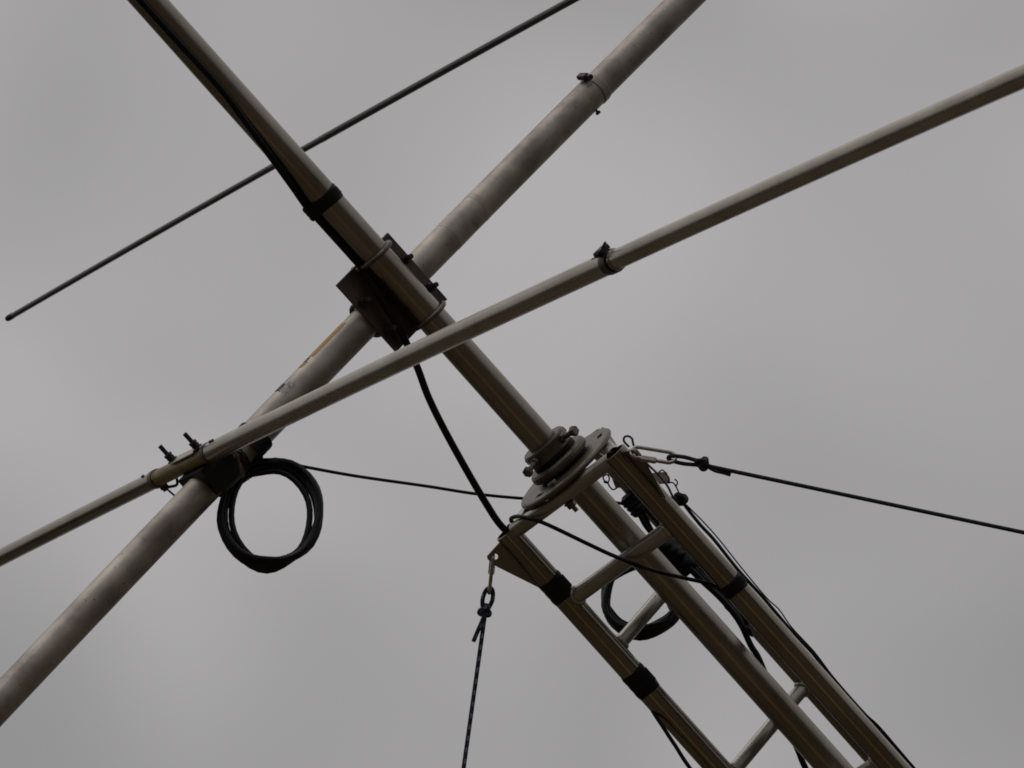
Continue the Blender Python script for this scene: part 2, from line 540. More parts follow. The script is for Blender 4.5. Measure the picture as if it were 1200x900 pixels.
def far_wood():
    '''belt of trees round the field: trunks, and crowns of many uneven leaf clumps'''
    rnd = random.Random(21)
    m, t, p = principled('dark_foliage')
    c = N(t, 'ShaderNodeTexCoord')
    a = N(t, 'ShaderNodeTexNoise'); a.inputs['Scale'].default_value = 1.2; a.inputs['Detail'].default_value = 6
    t.links.new(c.outputs['Object'], a.inputs['Vector'])
    r1 = N(t, 'ShaderNodeValToRGB')
    r1.color_ramp.elements[0].position = .3; r1.color_ramp.elements[0].color = (.022, .024, .012, 1)
    r1.color_ramp.elements[1].position = .7; r1.color_ramp.elements[1].color = (.060, .058, .026, 1)
    t.links.new(a.outputs['Fac'], r1.inputs[0]); t.links.new(r1.outputs[0], p.inputs['Base Color'])
    p.inputs['Roughness'].default_value = .9
    bm = bmesh.new()
    bmesh.ops.create_icosphere(bm, subdivisions=1, radius=1)
    bm.verts.index_update()
    tv = [v.co.copy() for v in bm.verts]; tf = [[v.index for v in f.verts] for f in bm.faces]
    bm.free()
    vs, fs = [], []
    def clump(x, y, z, r_):
        b = len(vs)
        for v in tv:
            k = r_ * rnd.uniform(.65, 1.25)
            vs.append((x + v.x * k, y + v.y * k, z + v.z * k * .85))
        fs.extend([b + i for i in f] for f in tf)
    for i in range(170):
        an = 2 * math.pi * (i + rnd.uniform(-.4, .4)) / 170
        d = rnd.uniform(62, 80)
        x, y = d * math.sin(an), d * math.cos(an)
        H, W = rnd.uniform(11, 17.5), rnd.uniform(2.4, 3.8)
        b = len(vs)
        for k in range(6):
            for z_, r_ in ((0, .35), (H * .6, .16)):
                vs.append((x + r_ * math.cos(k * 1.047), y + r_ * math.sin(k * 1.047), z_))
        fs.extend((b + 2 * k, b + 2 * ((k + 1) % 6), b + 2 * ((k + 1) % 6) + 1, b + 2 * k + 1) for k in range(6))
        for k in range(16):
            u, ph, z_ = rnd.random() ** .5, rnd.uniform(0, 6.28), rnd.uniform(.22, 1.0)
            wz = W * math.sin(math.pi * min(1, .25 + .75 * z_)) ** .7 + .4
            clump(x + math.cos(ph) * u * wz, y + math.sin(ph) * u * wz, H * z_, rnd.uniform(1.0, 1.9))
        for k in range(2):      # undergrowth
            clump(x + rnd.uniform(-3, 3), y + rnd.uniform(-3, 3), 1.2, rnd.uniform(1.4, 2.4))
    me = bpy.data.meshes.new('far_wood'); me.from_pydata(vs, [], fs); me.materials.append(m)
    o = bpy.data.objects.new('far_wood', me); COL.objects.link(o)
    o['kind'] = 'stuff'; o['label'] = 'belt of dark trees round the field'; o['category'] = 'wood'
far_wood()

# ------------------------------------------------------------------ key dimensions (mm, tower frame)
LEG = {'left': V3(-116.5, 52.7, 0), 'front': V3(12.6, -127.3, 0), 'back': V3(103.9, 74.5, 0)}
LEG_R, TOP = 18.3, -366.0
MAST_R, BOOM_R = 22.9, 23.7
BOOM_Y, EL_X, EL_Z = 52.7, -409.2, 43.3
FOOT = -11900.0
ZV, XV, YV = V3(0, 0, 1), V3(1, 0, 0), V3(0, 1, 0)
def boom_droop(x): return 1.71e-5 * x * x + 5.2e-3 * x - 4.1
def boom_pt(x): return V3(x, BOOM_Y, 0) - UP * boom_droop(x)

# ------------------------------------------------------------------ lattice tower
tower = thing('lattice_tower', 'three-legged aluminium lattice tower leaning over, its top plate carrying the mast', 'tower', (0, 0, FOOT))
for k, P in LEG.items():
    m = MB()
    m.tube([P + ZV * z for z in (TOP, TOP - 300, TOP - 800, TOP - 2000, FOOT)], LEG_R, 40, hollow=2.6)
    m.build('leg', M_LEG, tower)

def rung(a, b, z, r_, dark=False):
    A, B = LEG[a] + ZV * z, LEG[b] + ZV * z
    d = (B - A).normalized()
    m = MB().tube([A + d * 12, A.lerp(B, .5), B - d * 12], r_, 24, caps=False)
    for P, s in ((A, 1), (B, -1)):      # lumpy weld bead where the rung meets the leg
        bead = []
        u = d.cross(ZV)
        for k in range(20):
            t = 2 * math.pi * k / 20
            q = u * math.cos(t) + ZV * math.sin(t)
            side = r_ * abs(math.cos(t))
            reach = math.sqrt(max(LEG_R ** 2 - side ** 2, 1.0))
            bead.append(P + d * s * (reach + 1.6) + q * r_)
        m.tube(bead, [3.0 + 1.3 * random.random() for _ in bead], 8, closed=True)
    return m.build('rung', M_RUNG, tower)
rung('left', 'front', -507, 12.6)
rung('left', 'back', -607.5, 11)
rung('front', 'back', -740, 11)
rung('left', 'back', -867, 11)
rung('left', 'front', -979, 12.6)
z = -1240
k = 0
while z > -2300:
    rung(*(('front', 'back'), ('left', 'back'), ('left', 'front'))[k % 3], z, 11.5)
    z -= 130; k += 1
rest = MB()                                      # bays far below the frame
while z > FOOT + 200:
    a, b = (('front', 'back'), ('left', 'back'), ('left', 'front'))[k % 3]
    rest.tube([LEG[a] + ZV * z, LEG[b] + ZV * z], 11.5, 12, caps=False)
    z -= 130; k += 1
rest.build('lower_rungs', M_RUNG, tower, kind='stuff')

for a, b in (('left', 'front'), ('left', 'back'), ('front', 'back')):
    A, B = LEG[a] + ZV * -373, LEG[b] + ZV * -373
    d = (B - A).normalized()
    m = MB().tube([A + d * 11, B - d * 11], 11.8, 24, caps=False)
    m.build('top_tube', M_RUNG, tower)

# round top plate with three slots and the mast hole
def top_plate():
    radii = [25.5, 45, 60, 65, 74, 81, 84.8, 86.5]
    seg = 96
    za, zb = -351.8, -361.2
    slots = [(R(c - 8), R(c + 8)) for c in (190, 325, 77)]
    def is_slot(i, k):
        if i != 3:
            return False
        t = 2 * math.pi * (k + .5) / seg
        return any(a <= t <= b for a, b in slots)
    vs = []
    for zz, s in ((za, 1), (zb, -1)):
        for i, r_ in enumerate(radii):
            dz = (-3.6 if i == len(radii) - 1 else -1.3 if i == len(radii) - 2 else 0) * s
            for k in range(seg):
                t = 2 * math.pi * k / seg
                vs.append((r_ * math.cos(t), r_ * math.sin(t), zz + dz))
    n = len(radii)
    ix = lambda side, i, k: side * n * seg + i * seg + k % seg
    fs = []
    for i in range(n - 1):
        for k in range(seg):
            if is_slot(i, k):
                fs.append((ix(0, i, k), ix(0, i, k + 1), ix(1, i, k + 1), ix(1, i, k)))
                fs.append((ix(0, i + 1, k), ix(0, i + 1, k + 1), ix(1, i + 1, k + 1), ix(1, i + 1, k)))
                for kk, nb in ((k, k - 1), (k + 1, k + 1)):
                    if not is_slot(i, nb):
                        fs.append((ix(0, i, kk), ix(0, i + 1, kk), ix(1, i + 1, kk), ix(1, i, kk)))
                continue
            for s in (0, 1):
                fs.append((ix(s, i, k), ix(s, i, k + 1), ix(s, i + 1, k + 1), ix(s, i + 1, k)))
    for i in (0, n - 1):
        for k in range(seg):
            fs.append((ix(0, i, k), ix(0, i, k + 1), ix(1, i, k + 1), ix(1, i, k)))
    m = MB().add(vs, fs, smooth=False)
    return m.build('top_plate', M_DISC, tower)
plate = top_plate()
for x, y, low in ((-51, -36, 1), (44, 44, 0)):      # plate bolts
    m = MB()
    m.hexa((x, y, -352), (0, 0, 1), 13, 6, .3)
    if low:
        m.tube([(x, y, -352), (x, y, -404)], 3.6, 10)
        m.hexa((x, y, -396), (0, 0, 1), 13, 8, .6)
        m.ring((x, y, -387), (0, 0, 1), 3, 9.5, 2, 24)
    m.build('plate_bolt', M_BOLT, plate)

# guy gussets: triangular plates standing out from each leg top, with a hole for the link
def gusset(P):
    r = P.normalized()
    side = r.cross(ZV)
    at = lambda s, zz: P + r * s + ZV * zz
    outl = [(17.6, -371), (21, -371.5), (45.3, -374), (47.4, -378), (46.6, -388), (44.5, -396), (18.2, -464), (17.6, -464)]
    hole = [(36.8 + 4.6 * math.cos(t), -382.8 + 4.6 * math.sin(t)) for t in [2 * math.pi * k / 16 for k in range(16)]]
    bm = bmesh.new()
    loops = []
    for o_ in (outl, hole):
        vv = [bm.verts.new((s, zz, 0)) for s, zz in o_]
        loops += [bm.edges.new((vv[i], vv[(i + 1) % len(vv)])) for i in range(len(vv))]
    bmesh.ops.triangle_fill(bm, edges=loops, use_beauty=True)
    ext = bmesh.ops.extrude_face_region(bm, geom=bm.faces[:])
    for v in ext['geom']:
        if isinstance(v, bmesh.types.BMVert):
            v.co.z += 5.0
    bm.verts.index_update()
    m = MB().add([at(v.co.x, v.co.y) + side * (v.co.z - 2.5) for v in bm.verts], [[v.index for v in f.verts] for f in bm.faces], smooth=False)
    bm.free()
    for sd in (-1, 1):          # weld beads down the leg
        m.tube([at(18.4, zz) + side * sd * (2.6 + .3 * random.random()) for zz in range(-462, -372, 6)], 1.5, 6)
    return m.build('gusset', M_LEG, tower)
for P in LEG.values():
    gusset(P)
# pale tab standing out on both sides of the back leg
a, b = V3(86, 84, -441), V3(143, 50, -490)
d = (b - a).normalized()
MB().box((a + b) / 2, ((b - a).length, 5, 15), (d, d.cross(V3(-.44, -.88, .16)), V3(.44, .1, .9)), .8).build('tab', M_TAB, tower)

def tape_band(parent, P, z0, z1, rad, bulge=None, mat=None):
    """wrapped tape: overlapping turns with slightly uneven edges"""
    m = MB()
    n, seg = 9, 40
    vs = []
    for i in range(n + 1):
        for k in range(seg):
            t = 2 * math.pi * k / seg
            zz = z0 + (z1 - z0) * i / n
            if i in (0, n):
                zz += 1.0 * math.sin(2 * t + i)
            r_ = rad - .7 + .32 * (((i + k / seg) * 1.0) % 3) + .18 * math.sin(7 * t + i * 2.1) * (i % 2) + (-.6 if i in (0, n) else 0)
            q = V3(math.cos(t), math.sin(t), 0)
            if bulge is not None:
                bd = Vector(bulge)
                c_ = max(0.0, q.dot(bd.normalized()))
                r_ += bd.length * c_ ** 4
            vs.append(Vector(P) + q * r_ + ZV * zz)
    fs = [(i * seg + k, i * seg + (k + 1) % seg, (i + 1) * seg + (k + 1) % seg, (i + 1) * seg + k) for i in range(n) for k in range(seg)]
    m.add(vs, fs)
    fl = []                       # loose end of the tape standing off a little
    for i in range(7):
        t = -1.9 + .16 * i
        r_ = rad + .2 + .08 * i * i
        for zz in (z0 + (z1 - z0) * .25, z0 + (z1 - z0) * .8):
            fl.append(Vector(P) + V3(math.cos(t), math.sin(t), 0) * r_ + ZV * zz)
    fl2 = [p + (p - Vector(P) - ZV * (p.z - Vector(P).z)).normalized() * .5 for p in fl]
    m.add(fl + fl2, [(2 * i, 2 * i + 1, 2 * i + 3, 2 * i + 2) for i in range(6)] + [(14 + 2 * i, 14 + 2 * i + 2, 14 + 2 * i + 3, 14 + 2 * i + 1) for i in range(6)] + [(12, 13, 27, 26)])
    return m.build('tape_band', mat or M_TAPE, parent)
LEFT, FRONT, BACK = LEG['left'], LEG['front'], LEG['back']
tape_band(tower, LEFT, -499, -460, LEG_R + 1.2, (6, 8, 0))
tape_band(tower, LEFT, -690, -647, LEG_R + 1.2, (5, 7, 0))
tape_band(tower, FRONT, -643, -621, LEG_R + 1.1)
tape_band(tower, BACK, -735, -692, LEG_R + 1.2, (-6, -3, 0))

# ------------------------------------------------------------------ mast
mast = thing('mast_pole', 'thick round aluminium mast rising through the bearing, black cable taped along its upper end', 'mast', (0, 0, -3000))
MB().tube([V3(0, 0, zz) for zz in (-3000, -1500, -700, -100, 300, 900, 1500)], MAST_R, 56, hollow=3).build('tube', M_MAST, mast)

def on_mast(off, zz, r_=27.9):
    """point beside the mast: off mm to the left as one faces it from the camera side"""
    f = math.sqrt(max(r_ * r_ - off * off, 0))
    return V3(-.863 * off - .504 * f, .504 * off - .863 * f, zz)
tape_band(mast, (0, 0, 0), 168, 190, MAST_R + 1.3, on_mast(28, 0) * .45)

# ------------------------------------------------------------------ bearing
bear = thing('mast_bearing', 'cast metal bearing ring with clamp bolts around the mast on the top plate', 'bearing', (0, 0, -352))
MB().ring((0, 0, -350), ZV, 24.2, 42, 5, 64).build('shade_gap_ring', M_RUBBER, bear)  # black ring standing in for the shaded gap under the housing
MB().lathe((0, 0, 0), ZV, [(24.2, -347.4), (46, -347.4), (49.5, -344.5), (50.3, -340), (49.5, -335.5), (46.5, -332.4), (24.2, -332.4), (24.2, -347.4)], 72).build('housing', M_BEAR, bear)
MB().ring((0, 0, -329), ZV, 24.2, 37, 6.6, 64).build('inner_race', M_RUBBER, bear)
m = MB().lathe((0, 0, 0), ZV, [(23.2, -325.6), (35, -325.6), (36.4, -324), (36.4, -305), (35, -303.2), (23.2, -303.2), (23.2, -325.6)], 64)
m.build('collar', M_BEAR, bear)
for ang, rr in ((-72, 60), (-161, 60), (8, 34), (118, 34)):
    t = R(ang)
    d = V3(math.cos(t), math.sin(t), 0)
    c = d * rr + ZV * -314
    m = MB().tube([d * 24 + ZV * -314, c + d * 2], 4.2, 12)
    m.hexa(c, d, 14, 8.5, .4)
    if rr > 50:
        m.hexa(d * 36.5 + ZV * -314, d, 13, 6, .1)
    m.build('clamp_bolt', M_BOLT, bear)

# ------------------------------------------------------------------ boom
boom = thing('antenna_boom', 'thick pale weathered tube boom crossing behind the mast, orange sticker on its edge', 'boom', (0, BOOM_Y, 0))
MB().tube([boom_pt(x) for x in range(-1700, 484, 78)] + [boom_pt(484)], BOOM_R, 56, hollow=2.4).build('tube', M_BOOM, boom)
MB().tube([boom_pt(x) for x in range(430, 1300, 60)], BOOM_R - .8, 56, hollow=2.4).build('inner_tube', M_BOOM, boom)
cl_ = MB().ring(boom_pt(490.5), XV, BOOM_R - .8, BOOM_R + 1.2, 12, 56).build('hose_clamp', M_BOOM, boom)
sd = V3(0, .28, .96)
m = MB().box(boom_pt(484) + V3(0, -9, 25.5) + V3(0, 0, 3), (11, 20, 8), (XV, V3(0, .96, .28).normalized(), V3(0, -.28, .96)), 1.5)
m.hexa(boom_pt(484) + V3(0, -21, 24), V3(0, -.9, -.3), 8, 7)
m.tube([boom_pt(492) + V3(0, 0, 24), boom_pt(484) + V3(0, -6, 27)], 2.5, 8)
m.build('clamp_screw', M_DARKBOLT, cl_)
m = MB().tube([boom_pt(466) + V3(0, -2, -20), boom_pt(466) + V3(0, -2, -29)], 2.2, 8)
m.hexa(boom_pt(466) + V3(0, -2, -26), V3(0, 0, -1), 8, 4)
m.build('bolt', M_DARKBOLT, boom)

def patch(x0, x1, a0, a1, mat, name, lift=.35, rag=0.0, seed=1):
    """a thin skin stuck on the boom, angles measured from +Z towards -Y, ragged edge if asked"""
    rnd = random.Random(seed)
    nx, na = 22, 8
    vs = []
    for i in range(nx + 1):
        j0, j1 = rnd.uniform(0, rag), rnd.uniform(0, rag)
        for k in range(na + 1):
            x = x0 + (x1 - x0) * i / nx
            if i in (0, nx):
                x += rnd.uniform(-1, 1) * rag * 12
            t = (a0 + j0) + ((a1 - j1) - (a0 + j0)) * k / na
            vs.append(boom_pt(x) + V3(0, -math.sin(t), math.cos(t)) * (BOOM_R + lift))
    fs = [(i * (na + 1) + k, i * (na + 1) + k + 1, (i + 1) * (na + 1) + k + 1, (i + 1) * (na + 1) + k) for i in range(nx) for k in range(na)]
    return MB().add(vs, fs).build(name, mat, boom)
patch(-168, -92, -.18, .50, M_STICK, 'sticker', .35, .05, 3)
patch(-180, -171, -.1, .35, M_MARK, 'ink_mark', .3, .14, 5)
patch(-192, -181, -.1, .5, M_STICK, 'sticker', .3, .22, 9)
patch(-246, -224, .35, 1.15, M_STAIN, 'glue_residue', .25, .25, 11)
patch(-246, -229, -.2, .5, M_MARK, 'ink_mark', .3, .2, 15)

for x0, w in ((150, 34), (205, 10), (497, 5)):       # old clear tape wraps, slightly proud
    MB().ring(boom_pt(x0), XV, BOOM_R - .3, BOOM_R + .28, w, 56).build('tape_wrap', M_WRAP, boom)
# ------------------------------------------------------------------ boom to mast bracket
br = thing('boom_bracket', 'square dark steel plate with bolts clamping the boom behind the mast', 'bracket', (0, 26, 0))
PX0, PX1, PZ0, PZ1 = -68, 52, -57, 76
PY = (MAST_R + BOOM_Y - BOOM_R) / 2
MB().box(((PX0 + PX1) / 2, PY, (PZ0 + PZ1) / 2), (PX1 - PX0, 5.6, PZ1 - PZ0), bev=.7).build('plate', M_PLATE, br)
for zz in (69, -51):
    u = ubolt((0, 0, zz), XV, YV, MAST_R + 4.3, 44).build('u_bolt', M_BOLT, br)
    for s in (-1, 1):
        MB().hexa((s * (MAST_R + 4.3), PY + 3.2, zz), YV, 13, 7, .2 * s).build('nut', M_DARKBOLT, u)
for xx in (39.5, -58.5):
    c = boom_pt(xx)
    u = ubolt(c, ZV, -YV, BOOM_R + 4.4, 54).build('u_bolt', M_DARKBOLT, br)
    for s in (-1, 1):
        m = MB().hexa((c.x, PY - 3.2, c.z + s * (BOOM_R + 4.4)), -YV, 13, 7, .3 * s)
        m.build('nut', M_DARKBOLT, u)

# ------------------------------------------------------------------ driven element
de = thing('driven_element', 'long aluminium element tube crossing in front of the mast, clamped below at its insulator', 'antenna element', (EL_X, BOOM_Y, EL_Z))
def el_pt(y):
    g = 5.877e-6 * y * y + 1.378e-2 * y + 3.74
    return V3(EL_X, y, EL_Z) - UP * g
MB().tube([el_pt(y) for y in range(-1296, 1, 81)], 14.4, 40, hollow=1.5).build('outer_tube', M_ELEM2, de)
MB().tube([el_pt(y) for y in range(-2900, -1220, 80)], 12.75, 40, hollow=1.4).build('inner_tube', M_ELEM2, de)
MB().tube([el_pt(y) for y in range(180, 2900, 80)], 12.9, 40, hollow=1.4).build('outer_tube', M_ELEM, de)
MB().tube([el_pt(y) for y in range(-60, 260, 20)], 12.3, 36).build('insulator', M_INSUL, de)
hose_clamp(de, el_pt(-1291), el_pt(-1291) - el_pt(-1281), 14.4, 16, V3(0.05, .1, 1), M_CLAMP, M_DARKBOLT, (-4, -26, 7))
MB().ring(el_pt(-1306), YV, 12.75, 14.2, 3, 40).build('seam_ring', M_ELEM, de)
c1 = MB().ring(el_pt(-6), YV, 14.4, 15.5, 11, 40).build('hose_clamp', M_PLATE, de)
c2 = MB().ring(el_pt(192), YV, 12.9, 14.2, 13, 40).build('hose_clamp', M_PLATE, de)
p = el_pt(193)
m = MB().hexa(p + V3(0, 0, -14), V3(0, 0, -1), 10, 8).tube([p + V3(0, 0, -14), p + V3(2, -2, -36)], 1.6, 8)
m.box(p + V3(0, 0, -16), (9, 13, 5), bev=.8)
m.build('clamp_screw', M_DARKBOLT, c2)
# slit sawn in the end of the outer tube at the joint
m = MB()
for y0, y1 in ((-1282, -1255),):
    m.tube([el_pt(y) + V3(-1, 0, 14.45) for y in range(y0, y1, 3)], .9, 6)
m.build('slit', M_DARKBOLT, de)
for y, q in ((222, 13.3), (-32, 14.8), (-40, 14.8)):
    MB().hexa(el_pt(y) + V3(-1, 0, q - 1), ZV, 5, 3).build('rivet', M_BOLT, de)
for y in (16, 108):       # terminal bolts through the insulator
    b = el_pt(y)
    bo = MB().tube([b + V3(0, 0, -20), b + V3(0, 0, 43)], 3.2, 12)
    for kk in range(14):
        bo.ring(b + V3(0, 0, 24 + kk * 1.35), ZV, 2.6, 3.5, .9, 12)
    bo = bo.build('terminal_bolt', M_DARKBOLT, de)
    m = MB().hexa(b + V3(0, 0, 16.4), ZV, 11, 5.5, .3).hexa(b + V3(0, 0, 22), ZV, 11, 5, .7)
    m.ring(b + V3(0, 0, 15.2), ZV, 3.2, 8.5, 1.8, 24)
    m.build('nut', M_DARKBOLT, bo)
st_ = (el_pt(16) + el_pt(108)) / 2
MB().box(st_ + V3(0, 0, 13.2), (19, 78, 2.2), (XV, el_pt(16) - el_pt(108), ZV), .4).build('strap_plate', M_TAB, de)

# ------------------------------------------------------------------ element bracket (black saddle and straps)
eb = thing('element_bracket', 'black rubber saddle strapping the driven element onto the pale boom', 'clamp', (EL_X, BOOM_Y, 24))
sc = (boom_pt(EL_X) + el_pt(BOOM_Y)) / 2
m = MB()
prof = []
for k in range(15):          # saddle block: cupped over the boom, flat below the element
    t = math.pi * (k / 14)
    prof.append((-math.cos(t) * (BOOM_R + 2.0), math.sin(t) * (BOOM_R + 2.0)))
out_ = [(-(BOOM_R + 8), -16), (-42, 17), (-42, 28.5), (42, 28.5), (42, 17), (BOOM_R + 8, -16)]
pts = [(BOOM_R + 2.0, -16)] + [(a, b) for a, b in prof[::-1]] + [(-(BOOM_R + 2.0), -16)]
outline = [boom_pt(EL_X) + V3(0, y, z_) for y, z_ in out_ + pts]
bm = bmesh.new()
vv = [bm.verts.new(p) for p in outline]
ee = [bm.edges.new((vv[i], vv[(i + 1) % len(vv)])) for i in range(len(vv))]
bmesh.ops.triangle_fill(bm, edges=ee, use_beauty=True)
ext = bmesh.ops.extrude_face_region(bm, geom=bm.faces[:])
for v in ext['geom']:
    if isinstance(v, bmesh.types.BMVert):
        v.co.x += 56
bm.verts.index_update()
m.add([v.co - V3(28, 0, 0) for v in bm.verts], [[v.index for v in f.verts] for f in bm.faces], smooth=False)
bm.free()
m.build('saddle', M_SADDLE, eb)
for xx, w in ((-401, 40), (-366, 13)):
    m = MB().ring(boom_pt(xx), XV, BOOM_R, BOOM_R + 4.2, w, 48)
    m.build('strap', M_SADDLE, eb)
u = ubolt(boom_pt(-377), YV, ZV, BOOM_R + 3.6, 38, 2.6)
u.build('u_bolt', M_BEAR, eb)
MB().tube(spline([el_pt(150) + V3(6, 0, -12), el_pt(158) + V3(2, 0, -22), el_pt(176) + V3(0, 0, -20), el_pt(192) + V3(0, 0, -17)], 6), 2.2, 8).build('link_wire', M_WIRE, eb)
MB().tube(spline([(-381, 3, 27), (-381, -1, 12), (-385, 3, -1), (-394, 8, -18)], 8), 2.0, 8).build('lead_wire', M_BROWNWIRE, eb)
MB().tube(spline([(-388, 8, 27), (-378, 2, 15), (-372, 2, 6), (-376, 6, -2)], 8), 2.2, 8).build('lead_wire', M_WIRE, eb)

# ------------------------------------------------------------------ thin element
te = thing('director_element', 'thin dark rod element with a black end cap passing far behind the mast', 'antenna element', (880, BOOM_Y, EL_Z))
def t_pt(y):
    y0 = y - BOOM_Y
    g = 3.218e-6 * y0 * y0 - 4.88e-3 * y0 + 9.94
    return V3(880, y, EL_Z) - UP * g
ys = list(range(-2800, 3000, 100)) + [3082]
MB().tube([t_pt(y) for y in ys if y <= 1600], 6.4, 24).build('rod', M_ROD, te)
MB().tube([t_pt(y) for y in ys if y >= 1500], [5.9 - .35 * max(0, y - 1700) / 1300 for y in ys if y >= 1500], 24).build('rod', M_ROD, te)
e0, e1 = t_pt(3078), t_pt(3110)
d = (e1 - e0).normalized()
MB().lathe(e0, d, [(5.2, 0), (6.0, .5), (6.1, 24), (5.4, 29), (3.2, 32), (0, 33)], 24).build('end_cap', M_RUBBER, te)
m = MB().ring(boom_pt(880), XV, BOOM_R, BOOM_R + 3, 26, 48)
m.box(boom_pt(880) + V3(0, 0, 28), (40, 60, 8))
m.build('clamp', M_PLATE, te)

# ------------------------------------------------------------------ cables
def cable(name, label, paths, rad, mat, part='cable', cat='cable', group=None, seg=12):
    base = paths[0][0]
    t = thing(name, label, cat, base, group)
    for p in paths:
        MB().tube(p, rad, seg).build(part, mat, t)
    return t

mast_path = [on_mast(6.8, 1480), on_mast(7.5, 1100), on_mast(6.2, 800), on_mast(6.8, 605), on_mast(6.0, 495), on_mast(5.2, 408), on_mast(13.0, 318), on_mast(21.8, 233),
             on_mast(27.3, 190, 28)]
hang = [on_mast(27.2, 165, 27.9), on_mast(27.0, 130, 27.9), on_mast(26.8, 95, 27.9), on_mast(27.6, 62, 28.6), (-38, 5, 21), (-47, 8, -33), (-63, 14, -90), (-78, 24, -137), (-87, 38, -189), (-93, 60, -257), (-97, 80, -321),
        (-99, 88, -362), (-100, 76, -400), (-100, 72, -460), (-100, 71, -560), (-100, 71, -1000), (-100, 71, -2600)]
mc = cable('coaxial_cable', 'black coaxial cable running down the mast, past the plate and hanging to the tower top', [spline(mast_path + hang, 10)], 5.4, M_COAX, 'jacket')

cross = [(-140, 84, -2600), (-139, 84, -1500), (-139, 84, -1000), (-160, 37, -830), (-150, 40, -768), (-143, 43, -736), (-135, 52, -716), (-114, 76, -680), (-111, 77.5, -600), (-110, 77, -450), (-106, 76, -400),
         (-96, 66, -374), (-97, 55, -360.5), (-100, 41, -356), (-101, 20, -357), (-101, 1, -365), (-93, -16, -388), (-76, -42, -450), (-65, -57, -487),
         (-48, -78, -533), (-28, -103, -574), (-12, -118, -603), (-3, -120, -625), (6, -112, -640), (20, -104, -670), (30, -108, -760), (32, -108, -1000), (32, -108, -2600)]
cable('control_cable', 'thin black cable looped over the left leg top and slung across to the front leg', [spline(cross, 10)], 3.0, M_COAX, 'jacket')

# coils of spare cable: one continuous run of turns, each turn lying a little off the others
def coil(name, label, centre, rx, ry, offs, rad, a0, head, tail, seed, step=1.9):
    rnd = random.Random(seed)
    h = V3(0.617033, -0.433901, -0.656506)         # level, left to right
    c = Vector(centre)
    n = h.cross(UP).normalized()                   # across the coil
    t = thing(name, label, 'cable coil', c + UP * ry)
    K = 36
    pts = []
    turns = len(offs) - 1
    for k in range(turns * K + 1):
        q, fr = divmod(k, K)
        fr /= K
        fr = fr * fr * (3 - 2 * fr)
        o0, o1 = offs[q], offs[min(q + 1, turns)]
        ox, oy, sc_ = [u_ + (v_ - u_) * fr for u_, v_ in zip(o0, o1)]
        a = a0 + 2 * math.pi * k / K
        pts.append(c + h * (ox - math.sin(a) * rx * sc_ * (1 + .045 * math.sin(2 * a + seed + .15 * q) - .03 * math.sin(4 * a + .5 + .3 * q))) + UP * (oy + math.cos(a) * ry * sc_ * (1 + .045 * math.sin(4 * a + 2.2 + .3 * q)))
                   + n * (step * (k / K - turns / 2) + 2.2 * math.sin(2.3 * k / K * 6.28 + seed)))
    run = spline([Vector(p) for p in head] + [pts[0]], 6)[:-1] + pts
    run += spline([pts[-1]] + [Vector(p) for p in tail], 6)[1:]
    MB().tube(run, rad, 12).build('turns', M_COAX, t)
    return t
coil1 = coil('cable_coil', 'round black cable coil hanging under the pale boom', (-391.5, 26, -90), 69, 87,
     [(0, 0, 1.0), (-2, 1, .96), (1, 2, 1.02), (0, -1, .97), (9, 9, .91), (-1, -2, 1.03), (1, 0, .95), (-10, -6, .90), (2, 2, 1.02), (-1, 0, .98), (0, 1, 1.0)], 4.5, .30,
     [(-331, 44, 8), (-329, 30, -8)], [(-362, 30, 2), (-384, 22, 6), (-398, 28, 18)], 4)
# tape holding it to the boom
def boom_tape(x0, x1, parent):
    m = MB()
    n, seg = 6, 40
    vs = []
    for i in range(n + 1):
        for k in range(seg):
            t = 2 * math.pi * k / seg
            x = x0 + (x1 - x0) * i / n + (1.6 * math.sin(2 * t) if i in (0, n) else 0)
            r_ = BOOM_R + 2.2 + .6 * ((i + k // 9) % 2) + 7 * max(0, math.cos(t + 2.2)) ** 4
            vs.append(boom_pt(x) + V3(0, math.sin(t), math.cos(t)) * r_)
    fs = [(i * seg + k, i * seg + (k + 1) % seg, (i + 1) * seg + (k + 1) % seg, (i + 1) * seg + k) for i in range(n) for k in range(seg)]
    m.add(vs, fs)
    return m.build('tape_band', M_TAPE, parent)
boom_tape(-343, -317, coil1)

HZ = V3(0.617033, -0.433901, -0.656506)
feed = [(-326, 36, -57), (-315, 30, -58), (-306, 28, -70), (-297, 26, -83), (-238, 47, -148), (-143, 95, -241), (-74, 127, -311), (-8, 140, -377), (49, 115, -440), (67, 88, -464), (72, 70, -478), (80, 66, -490)]
cable('feed_cable', 'thin black cable stretched from the boom coil to the tower behind the mast', [spline(feed, 10)], 2.4, M_COAX, 'jacket')

coil2 = coil('cable_coil', 'black cable coil hanging inside the tower behind the rungs', (7, 117, -600), 58, 59,
     [(0, 0, 1.0), (1, 1, 1.05), (-1, 0, .96), (1, -1, 1.03), (0, 1, .98), (2, 4, .92), (1, 1, .97), (0, 0, 1.04)], 4.6, -.75,
     [(62, 66, -580), (52, 90, -560)], [(50, 96, -566), (62, 70, -585)], 8)

MB().tube(spline([V3(7, 117, -600) + HZ * x + UP * y for x, y in ((-50, -10), (-30, -37), (0, -48), (28, -36), (44, -22), (49, -8), (46, 6), (40, -6), (46, -22))], 8), 2.6, 10).build('loose_strand', M_COAX, coil2)

